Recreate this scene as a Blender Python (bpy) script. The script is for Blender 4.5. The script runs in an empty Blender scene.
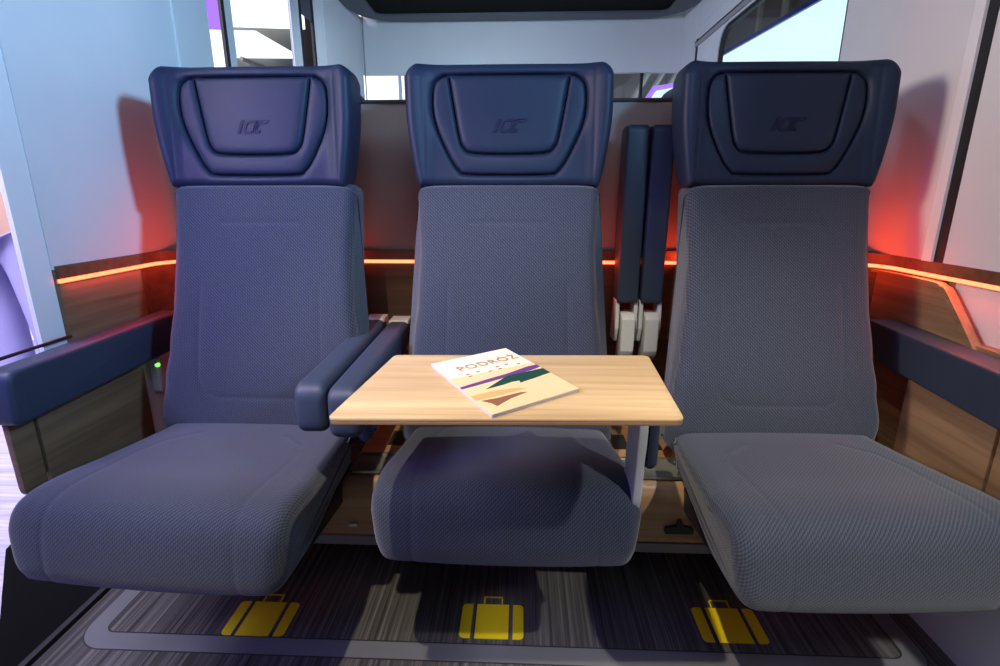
import bpy, bmesh, math, random
import numpy as np
from mathutils import Vector, Matrix
R = math.radians
scn = bpy.context.scene
col = scn.collection
random.seed(4)

# ---------------------------------------------------------------- materials
def new_mat(name):
    m = bpy.data.materials.new(name); m.use_nodes = True
    nt = m.node_tree; b = nt.nodes['Principled BSDF']
    return m, nt, b
def plain(name, c, rough=.5, metal=0, spec=.5, bump=0, bscale=300):
    m, nt, b = new_mat(name)
    b.inputs['Base Color'].default_value = (*c, 1); b.inputs['Roughness'].default_value = rough
    b.inputs['Metallic'].default_value = metal; b.inputs['Specular IOR Level'].default_value = spec
    n = nt.nodes.new('ShaderNodeTexNoise'); n.inputs['Scale'].default_value = 6
    tc = nt.nodes.new('ShaderNodeTexCoord'); nt.links.new(tc.outputs['Object'], n.inputs['Vector'])
    mx = nt.nodes.new('ShaderNodeMix'); mx.data_type = 'RGBA'
    mx.inputs[6].default_value = (*[v*.93 for v in c], 1); mx.inputs[7].default_value = (*[min(1, v*1.06) for v in c], 1)
    nt.links.new(n.outputs['Fac'], mx.inputs[0]); nt.links.new(mx.outputs[2], b.inputs['Base Color'])
    if bump:
        n2 = nt.nodes.new('ShaderNodeTexNoise'); n2.inputs['Scale'].default_value = bscale
        nt.links.new(tc.outputs['Object'], n2.inputs['Vector'])
        bp = nt.nodes.new('ShaderNodeBump'); bp.inputs['Strength'].default_value = bump; bp.inputs['Distance'].default_value = .001
        nt.links.new(n2.outputs['Fac'], bp.inputs['Height']); nt.links.new(bp.outputs[0], b.inputs['Normal'])
    return m
def emit(name, c, s):
    m, nt, b = new_mat(name)
    nt.nodes.remove(b); e = nt.nodes.new('ShaderNodeEmission')
    e.inputs[0].default_value = (*c, 1); e.inputs[1].default_value = s
    nt.links.new(e.outputs[0], nt.nodes['Material Output'].inputs[0]); return m
def wood(name, a, b_, axis='x', rough=.45, scale=1.0):
    m, nt, b = new_mat(name)
    tc = nt.nodes.new('ShaderNodeTexCoord'); mp = nt.nodes.new('ShaderNodeMapping')
    s = {'x': (2.2, 60, 60), 'y': (60, 2.2, 60)}[axis]
    mp.inputs['Scale'].default_value = [v*scale for v in s]
    nt.links.new(tc.outputs['Object'], mp.inputs[0])
    n = nt.nodes.new('ShaderNodeTexNoise'); n.inputs['Scale'].default_value = 1.0; n.inputs['Detail'].default_value = 5
    n.inputs['Distortion'].default_value = .6
    nt.links.new(mp.outputs[0], n.inputs['Vector'])
    mp2 = nt.nodes.new('ShaderNodeMapping'); mp2.inputs['Scale'].default_value = [v*scale for v in {'x': (1.2, 11, 11), 'y': (11, 1.2, 11)}[axis]]
    nt.links.new(tc.outputs['Object'], mp2.inputs[0])
    n2 = nt.nodes.new('ShaderNodeTexNoise'); n2.inputs['Scale'].default_value = 1.; n2.inputs['Distortion'].default_value = 1.2
    nt.links.new(mp2.outputs[0], n2.inputs['Vector'])
    ad = nt.nodes.new('ShaderNodeMix'); ad.inputs[0].default_value = .45
    nt.links.new(n.outputs['Fac'], ad.inputs[2]); nt.links.new(n2.outputs['Fac'], ad.inputs[3])
    r = nt.nodes.new('ShaderNodeValToRGB'); r.color_ramp.elements[0].position = .36; r.color_ramp.elements[1].position = .62
    r.color_ramp.elements[0].color = (*b_, 1); r.color_ramp.elements[1].color = (*a, 1)
    nt.links.new(ad.outputs[0], r.inputs[0]); nt.links.new(r.outputs[0], b.inputs['Base Color'])
    b.inputs['Roughness'].default_value = rough; return m
def fabric(name, dark, light):
    m, nt, b = new_mat(name)
    tc = nt.nodes.new('ShaderNodeTexCoord')
    # twill: diagonal ribs broken into short dashes
    mp = nt.nodes.new('ShaderNodeMapping'); mp.inputs['Rotation'].default_value = (0, 0, 0)
    nt.links.new(tc.outputs['UV'], mp.inputs[0])
    w = nt.nodes.new('ShaderNodeTexWave'); w.bands_direction = 'DIAGONAL'; w.inputs['Scale'].default_value = 84
    w.inputs['Distortion'].default_value = .5; w.inputs['Detail'].default_value = 0
    nt.links.new(mp.outputs[0], w.inputs['Vector'])
    w2 = nt.nodes.new('ShaderNodeTexWave'); w2.bands_direction = 'X'; w2.inputs['Scale'].default_value = 80
    w2.inputs['Distortion'].default_value = .4
    nt.links.new(mp.outputs[0], w2.inputs['Vector'])
    n = nt.nodes.new('ShaderNodeTexNoise'); n.inputs['Scale'].default_value = 260; n.inputs['Detail'].default_value = 3
    nt.links.new(tc.outputs['Object'], n.inputs['Vector'])
    a1 = nt.nodes.new('ShaderNodeMix'); a1.inputs[0].default_value = .38
    nt.links.new(w.outputs['Fac'], a1.inputs[2]); nt.links.new(w2.outputs['Fac'], a1.inputs[3])
    a2 = nt.nodes.new('ShaderNodeMix'); a2.inputs[0].default_value = .35
    nt.links.new(a1.outputs[0], a2.inputs[2]); nt.links.new(n.outputs['Fac'], a2.inputs[3])
    r = nt.nodes.new('ShaderNodeValToRGB'); r.color_ramp.elements[0].position = .2; r.color_ramp.elements[1].position = .85
    r.color_ramp.elements[0].color = (*dark, 1); r.color_ramp.elements[1].color = (*light, 1)
    nt.links.new(a2.outputs[0], r.inputs[0]); nt.links.new(r.outputs[0], b.inputs['Base Color'])
    bp = nt.nodes.new('ShaderNodeBump'); bp.inputs['Strength'].default_value = .35; bp.inputs['Distance'].default_value = .001
    nt.links.new(a2.outputs[0], bp.inputs['Height']); nt.links.new(bp.outputs[0], b.inputs['Normal'])
    b.inputs['Roughness'].default_value = .85; b.inputs['Sheen Weight'].default_value = .25; b.inputs['Sheen Roughness'].default_value = .5
    b.inputs['Specular IOR Level'].default_value = .2
    return m
def glass_mat(name, tint=(1, 1, 1), refl=.08):
    m, nt, b = new_mat(name); nt.nodes.remove(b)
    t = nt.nodes.new('ShaderNodeBsdfTransparent'); t.inputs[0].default_value = (*tint, 1)
    g = nt.nodes.new('ShaderNodeBsdfGlossy'); g.inputs['Roughness'].default_value = .02
    mx = nt.nodes.new('ShaderNodeMixShader'); mx.inputs[0].default_value = refl
    nt.links.new(t.outputs[0], mx.inputs[1]); nt.links.new(g.outputs[0], mx.inputs[2])
    nt.links.new(mx.outputs[0], nt.nodes['Material Output'].inputs[0]); return m
def floor_mat():
    m, nt, b = new_mat('striped_vinyl')
    L = nt.links.new
    tc = nt.nodes.new('ShaderNodeTexCoord')
    mp = nt.nodes.new('ShaderNodeMapping'); mp.inputs['Scale'].default_value = (95, .9, 1)
    L(tc.outputs['Object'], mp.inputs[0])
    n = nt.nodes.new('ShaderNodeTexNoise'); n.inputs['Scale'].default_value = 1.; n.inputs['Detail'].default_value = 4; n.inputs['Roughness'].default_value = .75
    L(mp.outputs[0], n.inputs['Vector'])
    r = nt.nodes.new('ShaderNodeValToRGB'); e = r.color_ramp.elements
    e[0].position = .36; e[0].color = (.030, .028, .026, 1); e[1].position = .68; e[1].color = (.20, .195, .185, 1)
    k = e.new(.5); k.color = (.085, .08, .074, 1)
    L(n.outputs['Fac'], r.inputs[0])
    # rounded rectangular border band drawn in the vinyl
    sx = nt.nodes.new('ShaderNodeSeparateXYZ'); L(tc.outputs['Object'], sx.inputs[0])
    def mth(op, a, b2=None):
        q = nt.nodes.new('ShaderNodeMath'); q.operation = op
        for i, v in enumerate((a, b2)):
            if v is None: continue
            if isinstance(v, (int, float)): q.inputs[i].default_value = v
            else: L(v, q.inputs[i])
        return q.outputs[0]
    cx, cy, hx, hy, rr = -.055, 1.215, .975, .308, .075
    qx = mth('MAXIMUM', mth('SUBTRACT', mth('ABSOLUTE', mth('SUBTRACT', sx.outputs[0], cx)), hx-rr), 0)
    qy = mth('MAXIMUM', mth('SUBTRACT', mth('ABSOLUTE', mth('SUBTRACT', sx.outputs[1], cy)), hy-rr), 0)
    d = mth('SUBTRACT', mth('SQRT', mth('ADD', mth('MULTIPLY', qx, qx), mth('MULTIPLY', qy, qy))), rr)
    ring = mth('LESS_THAN', mth('ABSOLUTE', mth('ADD', d, .024)), .024)
    line = mth('LESS_THAN', mth('ABSOLUTE', mth('SUBTRACT', mth('ABSOLUTE', mth('ADD', d, .024)), .024)), .0018)
    mx = nt.nodes.new('ShaderNodeMix'); mx.data_type = 'RGBA'; L(ring, mx.inputs[0]); L(r.outputs[0], mx.inputs[6])
    mx.inputs[7].default_value = (.17, .175, .18, 1)
    m2 = nt.nodes.new('ShaderNodeMix'); m2.data_type = 'RGBA'; L(line, m2.inputs[0]); L(mx.outputs[2], m2.inputs[6])
    m2.inputs[7].default_value = (.03, .03, .035, 1)
    L(m2.outputs[2], b.inputs['Base Color']); b.inputs['Roughness'].default_value = .42; b.inputs['Specular IOR Level'].default_value = .35
    return m

M = dict(
    fabric=fabric('seat_fabric', (.015, .020, .032), (.058, .071, .098)),
    leather=plain('headrest_leather', (.012, .021, .044), .5, bump=.25, bscale=500, spec=.22),
    armpad=plain('armrest_skin', (.034, .048, .076), .5, bump=.15, bscale=400, spec=.4),
    logo=plain('logo_print', (.008, .010, .035), .6, spec=.2),
    shell=plain('black_shell', (.012, .012, .014), .5),
    table=wood('table_oak', (.70, .51, .27), (.47, .31, .155), 'x'),
    tedge=plain('table_edge', (.30, .16, .07), .5),
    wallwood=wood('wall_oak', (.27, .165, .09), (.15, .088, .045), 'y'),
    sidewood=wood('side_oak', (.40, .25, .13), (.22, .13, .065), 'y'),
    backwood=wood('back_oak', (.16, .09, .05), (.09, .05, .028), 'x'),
    pedwood=wood('pedestal_oak', (.42, .25, .11), (.26, .15, .065), 'x'),
    white=plain('wall_laminate', (.74, .75, .76), .42, spec=.4),
    whitetrim=plain('white_trim', (.84, .84, .85), .4),
    beige=plain('partition_laminate', (.30, .285, .25), .5),
    greytrim=plain('grey_trim', (.33, .33, .34), .4),
    rubber=plain('black_rubber', (.012, .012, .012), .6),
    sill=plain('sill_black', (.004, .004, .004), .8, spec=.05),
    dark=plain('dark_ceiling', (.007, .006, .004), .8, spec=.1),
    rim=plain('ceiling_rim', (.085, .10, .12), .45),
    alu=plain('aluminium', (.55, .54, .50), .28, metal=.9),
    hinge=plain('hinge_plastic', (.56, .57, .55), .45),
    steel=plain('tray_steel', (.42, .42, .38), .3, metal=.7),
    tray=plain('tray_inside', (.13, .14, .11), .4),
    yellow=plain('yellow_vinyl', (.95, .72, .01), .5),
    paper=plain('magazine_paper', (.85, .82, .80), .45),
    cream=plain('magazine_cream', (.93, .86, .66), .4),
    orangeink=plain('ink_orange', (.85, .45, .16), .4),
    peach=plain('ink_peach', (.90, .66, .36), .4),
    brownink=plain('ink_brown', (.30, .12, .06), .4),
    greenink=plain('ink_green', (.012, .065, .045), .4),
    purpleink=plain('ink_purple', (.16, .05, .22), .4),
    titleink=plain('ink_title', (.50, .26, .14), .4),
    pageedge=plain('magazine_pages', (.62, .62, .70), .5),
    floor=floor_mat(),
    hallfloor=wood('hall_floor', (.75, .72, .80), (.45, .42, .55), 'x'),
    led=emit('led_glow', (1, .085, .012), 6.0),
    ledcore=emit('led_core', (1, .105, .042), 6.5),
    purplebox=emit('purple_lightbox', (.38, .18, 1.0), 1.3),
    lavbox=emit('lavender_lightbox', (.62, .55, 1.0), 1.7),
    whitebox=emit('white_lightbox', (.93, .96, 1.0), 1.6),
    screen=emit('blue_white_screen', (.62, .88, 1.0), 1.4),
    hallgrey=plain('hall_ceiling', (.30, .29, .25), .8),
    hallstripe=plain('hall_truss', (.62, .60, .5), .6),
    glass=glass_mat('window_glass'),
    greenled=emit('green_led', (.15, 1, .1), 2.5),
    socket=plain('socket_white', (.8, .78, .85), .4),
    jeans=plain('jeans', (.36, .34, .62), .9, bump=.5, bscale=60),
    shirt=plain('pale_shirt', (.70, .74, .85), .9),
    skin=plain('skin', (.55, .33, .24), .55),
    hair=plain('hair', (.04, .03, .02), .8),
    blueline=plain('blue_trim', (.02, .06, .35), .4),
)

# ---------------------------------------------------------------- helpers
def tag(o, label=None, cat=None, group=None, kind=None):
    if label: o['label'] = label
    if cat: o['category'] = cat
    if group: o['group'] = group
    if kind: o['kind'] = kind
    return o
def link(name, me, mat, parent=None):
    o = bpy.data.objects.new(name, me); col.objects.link(o)
    if mat is not None: me.materials.append(mat)
    if parent is not None: o.parent = parent
    return o
def empty(name, loc=(0, 0, 0), rz=0):
    o = bpy.data.objects.new(name, None); col.objects.link(o); o.location = loc; o.rotation_euler = (0, 0, rz)
    o.empty_display_size = .05; return o
def smooth(me, ang=40):
    for p in me.polygons: p.use_smooth = True
    try: me.set_sharp_from_angle(angle=R(ang))
    except Exception: pass
def from_bm(name, bm, mat, parent=None, sm=True, ang=40):
    me = bpy.data.meshes.new(name); bmesh.ops.recalc_face_normals(bm, faces=bm.faces); bm.to_mesh(me); bm.free()
    if sm: smooth(me, ang)
    return link(name, me, mat, parent)
def bevel(bm, w, seg=3):
    if w > 0: bmesh.ops.bevel(bm, geom=[e for e in bm.edges if len(e.link_faces) == 2 and e.calc_face_angle(0) > R(25)], offset=w, segments=seg, affect='EDGES', profile=.5)
def add_box(bm, x0, x1, y0, y1, z0, z1):
    vs = [bm.verts.new(p) for p in ((x0, y0, z0), (x1, y0, z0), (x1, y1, z0), (x0, y1, z0), (x0, y0, z1), (x1, y0, z1), (x1, y1, z1), (x0, y1, z1))]
    for f in ((3, 2, 1, 0), (4, 5, 6, 7), (0, 1, 5, 4), (1, 2, 6, 5), (2, 3, 7, 6), (3, 0, 4, 7)): bm.faces.new([vs[i] for i in f])
def box(name, x0, x1, y0, y1, z0, z1, mat, parent=None, bev=0, seg=3):
    bm = bmesh.new(); add_box(bm, x0, x1, y0, y1, z0, z1); bevel(bm, bev, seg)
    return from_bm(name, bm, mat, parent, ang=30)
def prism_bm(pts, axis, a, b, bm=None):
    """extrude a 2-D outline along an axis: 'x' -> pts are (y,z), 'y' -> (x,z), 'z' -> (x,y)"""
    bm = bm or bmesh.new()
    f = {'x': lambda p, t: (t, p[0], p[1]), 'y': lambda p, t: (p[0], t, p[1]), 'z': lambda p, t: (p[0], p[1], t)}[axis]
    A = [bm.verts.new(f(p, a)) for p in pts]; B = [bm.verts.new(f(p, b)) for p in pts]
    bm.faces.new(A); bm.faces.new(B[::-1]); n = len(pts)
    for i in range(n): bm.faces.new((A[i], B[i], B[(i+1) % n], A[(i+1) % n]))
    return bm
def prism(name, pts, axis, a, b, mat, parent=None, bev=0, seg=3, ang=30):
    bm = prism_bm(pts, axis, a, b); bmesh.ops.recalc_face_normals(bm, faces=bm.faces); bevel(bm, bev, seg)
    return from_bm(name, bm, mat, parent, ang=ang)
def rounded(pts, r, n=6):
    """round each corner of a closed 2-D outline; r may be a list"""
    out = []; N = len(pts)
    for i in range(N):
        p = Vector(pts[i]); a = Vector(pts[i-1]); b = Vector(pts[(i+1) % N]); rr = r[i] if isinstance(r, (list, tuple)) else r
        if rr <= 0: out.append(tuple(p)); continue
        u = (a-p).normalized(); v = (b-p).normalized(); ang = u.angle(v); d = min(rr/math.tan(ang/2), (a-p).length*.48, (b-p).length*.48)
        p0 = p+u*d; p1 = p+v*d
        for k in range(n+1):
            t = k/n; q = p0*(1-t)**2+p*2*t*(1-t)+p1*t*t; out.append(tuple(q))
    return out
def tube_bm(path, r, n=10, bm=None):
    bm = bm or bmesh.new(); rings = []
    P = [Vector(p) for p in path]
    for i, p in enumerate(P):
        t = (P[min(i+1, len(P)-1)]-P[max(i-1, 0)]).normalized()
        up = Vector((0, 0, 1)) if abs(t.z) < .9 else Vector((0, 1, 0))
        a = t.cross(up).normalized(); b = a.cross(t).normalized()
        rr = r[i] if isinstance(r, (list, tuple)) else r
        rings.append([bm.verts.new(p+(a*math.cos(2*math.pi*k/n)+b*math.sin(2*math.pi*k/n))*rr) for k in range(n)])
    for i in range(len(rings)-1):
        for k in range(n): bm.faces.new((rings[i][k], rings[i][(k+1) % n], rings[i+1][(k+1) % n], rings[i+1][k]))
    bm.faces.new(rings[0][::-1]); bm.faces.new(rings[-1]); return bm
def sweep(name, path, prof, mat, parent=None):
    """sweep a (offset, z) profile along a horizontal path; offset is along the left normal"""
    bm = bmesh.new(); rings = []
    for i, p in enumerate(path):
        a = Vector(path[max(i-1, 0)]); b = Vector(path[min(i+1, len(path)-1)]); t = (b-a).normalized(); nrm = Vector((-t.y, t.x))
        rings.append([bm.verts.new((p[0]+nrm.x*o, p[1]+nrm.y*o, z)) for o, z in prof])
    n = len(prof)
    for i in range(len(rings)-1):
        for k in range(n): bm.faces.new((rings[i][k], rings[i][(k+1) % n], rings[i+1][(k+1) % n], rings[i+1][k]))
    bm.faces.new(rings[0][::-1]); bm.faces.new(rings[-1])
    return from_bm(name, bm, mat, parent, ang=30)
def seg_dist(px, pz, line):
    d = np.full(px.shape, 1e9)
    for (ax, az), (bx, bz) in zip(line[:-1], line[1:]):
        vx, vz = bx-ax, bz-az; L = vx*vx+vz*vz+1e-12
        t = np.clip(((px-ax)*vx+(pz-az)*vz)/L, 0, 1)
        d = np.minimum(d, np.hypot(px-ax-t*vx, pz-az-t*vz))
    return d
def resample(pts, step):
    out = [pts[0]]
    for a, b in zip(pts[:-1], pts[1:]):
        n = max(1, int(math.dist(a, b)/step))
        for k in range(1, n+1): out.append((a[0]+(b[0]-a[0])*k/n, a[1]+(b[1]-a[1])*k/n))
    return out
def catmull(pts, n=12, closed=False):
    out = []; N = len(pts)
    g = (lambda i: pts[i % N]) if closed else (lambda i: pts[max(0, min(N-1, i))])
    for i in range(N if closed else N-1):
        p0, p1, p2, p3 = g(i-1), g(i), g(i+1), g(i+2)
        for k in range(n):
            t = k/n
            out.append(tuple(.5*((2*p1[j])+(-p0[j]+p2[j])*t+(2*p0[j]-5*p1[j]+4*p2[j]-p3[j])*t*t+(-p0[j]+3*p1[j]-3*p2[j]+p3[j])*t**3) for j in range(len(p1))))
    if not closed: out.append(pts[-1])
    return out
def pad(name, prof, halfw, r, mat, parent, seams=(), groove=.004, puff=0., step=.004, nx=110, top_side=None):
    """upholstered cushion: closed side profile (y,z) lofted along x with rounded sides.
    halfw(y,z)->half width, seams: polylines in (x,s) with s the arc length along the profile"""
    P = resample(list(prof)+[prof[0]], step)[:-1]
    P = np.array(P); n = len(P)
    T = np.roll(P, -1, 0)-np.roll(P, 1, 0); T /= np.linalg.norm(T, axis=1)[:, None]
    area = .5*np.sum(P[:, 0]*np.roll(P[:, 1], -1)-np.roll(P[:, 0], -1)*P[:, 1])
    Nn = np.stack([T[:, 1], -T[:, 0]], 1)*(1 if area > 0 else -1)       # outward
    for _ in range(6): Nn = (np.roll(Nn, 1, 0)+Nn*2+np.roll(Nn, -1, 0)); Nn /= np.linalg.norm(Nn, axis=1)[:, None]
    s = np.concatenate([[0], np.cumsum(np.linalg.norm(np.diff(P, axis=0), axis=1))])
    W = np.array([halfw(y, z) for y, z in P])
    # x stations: fraction of half width, denser at the ends
    th = [math.pi/2*k/7 for k in range(1, 8)]
    inner = list(np.linspace(-1, 1, nx))
    co = []; uv = []
    stations = [(-1, t) for t in th[::-1]]+[(u, None) for u in inner]+[(1, t) for t in th]
    for u, t in stations:
        if t is None: x = u*(W-r); off = np.zeros(n)
        else: x = u*(W-r+r*math.sin(t)); off = np.full(n, r*(1-math.cos(t)))
        disp = -off
        if t is None and seams:
            d = np.full(n, 1e9)
            for ln in seams: d = np.minimum(d, seg_dist(x, s, ln))
            disp = disp-groove*np.exp(-d/.0045)
        if t is None and puff: disp = disp+puff*(1-u*u)
        if t is None: disp = disp-.0022*np.exp(-(np.abs(np.abs(x)-(W-r*.9))/.003)**2)
        Q = P+Nn*disp[:, None]
        co.append(np.stack([x, Q[:, 0], Q[:, 1]], 1)); uv.append(np.stack([x, s], 1))
    m = len(co); V = np.concatenate(co); UVs = np.concatenate(uv)
    F = []
    for i in range(m-1):
        for k in range(n):
            k2 = (k+1) % n; F.append((i*n+k, i*n+k2, (i+1)*n+k2, (i+1)*n+k))
    F.append(tuple(range(n-1, -1, -1))); F.append(tuple((m-1)*n+k for k in range(n)))
    me = bpy.data.meshes.new(name); me.from_pydata(V.tolist(), [], F); 
    ul = me.uv_layers.new(name='UVMap')
    idx = np.empty(len(me.loops), dtype=np.int32); me.loops.foreach_get('vertex_index', idx)
    ul.data.foreach_set('uv', UVs[idx].astype(np.float32).ravel())
    bm = bmesh.new(); bm.from_mesh(me); bmesh.ops.recalc_face_normals(bm, faces=bm.faces); bm.to_mesh(me); bm.free()
    smooth(me, 60)
    return link(name, me, mat, parent), P, s

# ---------------------------------------------------------------- seat
# seat frame: x = 0 in the middle, y = 0 at the foot of the backrest, z = height above the floor, front towards -y
BACK_FRONT = [(.000, .485), (.004, .53), (.012, .60), (.030, .68), (.056, .78), (.084, .88), (.110, .97), (.124, 1.017), (.140, 1.10)]
def back_y(z):
    for (a, b), (c, d) in zip(BACK_FRONT[:-1], BACK_FRONT[1:]):
        if z <= d: return a+(c-a)*(z-b)/(d-b)
    return BACK_FRONT[-1][0]+(z-1.10)*.13
def headrest(parent):
    Z1, H = 1.284, .266
    nu, nv = 230, 130
    u = np.linspace(-1, 1, nu); v = np.linspace(0, 1, nv)
    U_, V_ = np.meshgrid(u, v)
    dz = V_*H
    hw = .2305-.001*V_-.023*np.clip((V_-.38)/.62, 0, 1)**1.5
    rc = .036
    for dd in (dz, (H-dz)+.018):
        t = np.clip((rc-dd)/rc, 0, 1); hw = hw-rc*(1-np.sqrt(1-t*t))
    X = U_*hw
    topdip = -.002*np.clip(1-np.abs(U_)**2*1.2, 0, 1)*(1-V_)
    Z = Z1-dz+topdip
    base = .130+.20*np.clip((Z-1.03), -1, 1)*.55
    ax = np.abs(X)
    wing = -.030*(1/(1+np.exp(-(ax-.190)/.013)))*(1-.45*V_)*(1-.35*np.clip(1-V_/.12, 0, 1))
    bulge = -.010*np.clip(1-(X/.17)**2, 0, 1)
    # seams
    def mirror(l): return l+[(-x, z) for x, z in l[::-1]]
    o = catmull([(0, 1.257), (.13, 1.257), (.152, 1.253), (.168, 1.236), (.171, 1.19), (.161, 1.143), (.133, 1.083), (.113, 1.055), (.093, 1.046), (0, 1.044)], 8)
    outer = mirror(o)
    i_ = catmull([(.134, 1.255), (.125, 1.20), (.112, 1.13), (.102, 1.105), (.080, 1.092), (0, 1.089)], 8)
    innr = mirror(i_)
    d = np.minimum(seg_dist(X, Z, outer), seg_dist(X, Z, innr))
    dp = .0085*np.exp(-d/.0055)+.006*np.exp(-(d/.0024)**2)
    # narrow crease where the wing begins
    crease = .0012*np.exp(-(np.abs(ax-(.190))/.004)**2)
    Y = base+wing+bulge+dp+crease
    # rounded front edge
    de = np.minimum(np.minimum((1-np.abs(U_))*hw, dz+.0), (H-dz))
    re = .022; t = np.clip((re-de)/re, 0, 1); Y = Y+re*(1-np.sqrt(np.clip(1-t*t, 0, 1)))
    co = np.stack([X, Y, Z], -1).reshape(-1, 3).tolist()
    F = []
    for j in range(nv-1):
        for i in range(nu-1): F.append((j*nu+i, j*nu+i+1, (j+1)*nu+i+1, (j+1)*nu+i))
    ring = [i for i in range(nu)]+[j*nu+nu-1 for j in range(1, nv)]+[(nv-1)*nu+i for i in range(nu-2, -1, -1)]+[j*nu for j in range(nv-2, 0, -1)]
    prev = ring; zc = Z1-H/2
    for k, (dy, sc) in enumerate(((.02, 1.0), (.05, .995), (.075, .975), (.09, .93), (.096, .85))):
        cur = []
        for q in ring:
            x, y, z = co[q]
            yb = .135+.11*(z-1.03)+.0
            ynew = y+(max(yb, y)+dy-y)*1.0 if k else y+.012
            cur.append(len(co)); co.append([x*sc, ynew if k == 0 else yb+dy, zc+(z-zc)*sc])
        for a in range(len(ring)): F.append((prev[a], prev[(a+1) % len(ring)], cur[(a+1) % len(ring)], cur[a]))
        prev = cur
    F.append(tuple(prev))
    me = bpy.data.meshes.new('headrest'); me.from_pydata(co, [], F)
    bm = bmesh.new(); bm.from_mesh(me); bmesh.ops.recalc_face_normals(bm, faces=bm.faces); bm.to_mesh(me); bm.free()
    smooth(me, 70)
    h = link('headrest', me, M['leather'], parent)
    # stitched emblem: slanted I and C with a second outlined C
    def at(x, z):
        b = .130+.11*(z-1.03)-.010*max(0, 1-(x/.17)**2); return b
    bm = bmesh.new()
    def stroke(pts, w):
        pts = [Vector(p) for p in pts]; L = []; Rr = []
        for i, p in enumerate(pts):
            t = (pts[min(i+1, len(pts)-1)]-pts[max(i-1, 0)]).normalized(); nr = Vector((-t.y, t.x))*w/2
            L.append(p+nr); Rr.append(p-nr)
        def mk(p, dy):
            x = .0015+p.x+p.y*.42; z = 1.150+p.y; return bm.verts.new((x-.0, at(x, z)+dy, z))
        A = [mk(p, -.0014) for p in L]; B = [mk(p, -.0014) for p in Rr]; A2 = [mk(p, .002) for p in L]; B2 = [mk(p, .002) for p in Rr]
        for i in range(len(pts)-1):
            bm.faces.new((A[i], A[i+1], B[i+1], B[i])); bm.faces.new((A[i], A2[i], A2[i+1], A[i+1])); bm.faces.new((B[i], B[i+1], B2[i+1], B2[i]))
        bm.faces.new((A[0], B[0], B2[0], A2[0])); bm.faces.new((A[-1], A2[-1], B2[-1], B[-1]))
    stroke([(-.027, -.014), (-.027, .008)], .007); stroke([(-.027, .0105), (-.027, .0145)], .007)
    stroke([(.006, .0115), (-.010, .0115), (-.0155, .008), (-.0155, -.008), (-.011, -.0115), (.002, -.0115)], .0062)
    stroke([(.034, .0135), (.011, .0135), (.004, .0085), (.004, -.009), (.008, -.0135), (.022, -.0135), (.022, -.008), (.016, -.008), (.0125, -.005), (.0125, .003), (.016, .0072), (.030, .0072), (.034, .0135)], .0017)
    stroke([(.018, .0105), (.009, .0105), (.0082, -.006), (.0105, -.0105), (.019, -.0105)], .0012)
    from_bm('emblem', bm, M['logo'], h, sm=False)
    return h
def build_seat():
    root = empty('train_seat')
    # backrest
    front = BACK_FRONT[:8]
    rear = [(.212, 1.015), (.190, .90), (.155, .75), (.120, .62), (.098, .50), (.092, .44)]
    prof = catmull(front, 8)[::1]+[(.150, 1.026), (.195, 1.026)]+catmull(rear, 8)+[(.060, .425), (.012, .432)]
    S0 = [0]
    for a, b in zip(prof[:-1], prof[1:]): S0.append(S0[-1]+math.dist(a, b))
    def s_at(z):
        for i in range(len(front)*8):
            if prof[i][1] >= z: return S0[i]
    def hw(y, z):
        z = min(max(z, .42), 1.05)
        k = [(.42, .248), (.50, .245), (.58, .230), (.66, .217), (.78, .206), (.88, .202), (.96, .207), (1.05, .213)]
        for (a, b), (c, d) in zip(k[:-1], k[1:]):
            if z <= c:
                t = (z-a)/(c-a); t = t*t*(3-2*t); return b+(d-b)*t
        return .211
    zb, zt = s_at(.545), s_at(.80)
    U1 = [(-.135, zt), (-.140, zb+.045), (-.128, zb+.012), (-.10, zb), (.10, zb), (.128, zb+.012), (.140, zb+.045), (.135, zt)]
    T1 = [(-.085, s_at(.935)), (.085, s_at(.935))]
    pad('backrest', prof, hw, .030, M['fabric'], root, seams=(U1, T1), groove=.0028, puff=.004)
    # cushion
    cp = [(.03, .478), (-.08, .482), (-.20, .490), (-.29, .499), (-.335, .497), (-.362, .484), (-.378, .458), (-.386, .42), (-.389, .385), (-.382, .358), (-.350, .344), (-.25, .347), (-.10, .360), (.03, .372)]
    prof2 = catmull(cp[:10], 8)[:-1]+catmull(cp[9:], 6)
    prof2 = prof2[::1]
    def hw2(y, z): return .222+.029*min(1, max(0, (.0-y)/.25))-.012*max(0, min(1, (.45-z)/.1))
    tot = sum(math.dist(a, b) for a, b in zip(prof2[:-1], prof2[1:]))
    sd = [(-.165, .16), (-.168, .30), (-.168, .56)]
    pad('cushion', prof2, hw2, .034, M['fabric'], root, seams=([(-.10, .09), (-.15, .13), (-.168, .19), (-.170, .555)], [(.10, .09), (.15, .13), (.168, .19), (.170, .555)]), groove=.0015, puff=.005)
    headrest(root)
    prism('seat_shell', [(.05, .36), (-.10, .348), (-.25, .335), (-.30, .338), (-.24, .318), (-.05, .30), (.06, .30)], 'x', -.20, .20, M['shell'], root, bev=.006)
    prism('back_shell', rounded([(.075, .30), (.110, .50), (.165, .72), (.205, .92), (.238, 1.10), (.262, 1.20), (.240, 1.215), (.205, 1.05), (.120, .66), (.090, .50), (.05, .30)], .006, 3), 'x', -.185, .185, M['shell'], root, bev=.004)
    return root
def copy_tree(o, parent=None):
    c = o.copy(); col.objects.link(c); c.parent = parent
    for ch in list(o.children): copy_tree(ch, c)
    return c

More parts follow.
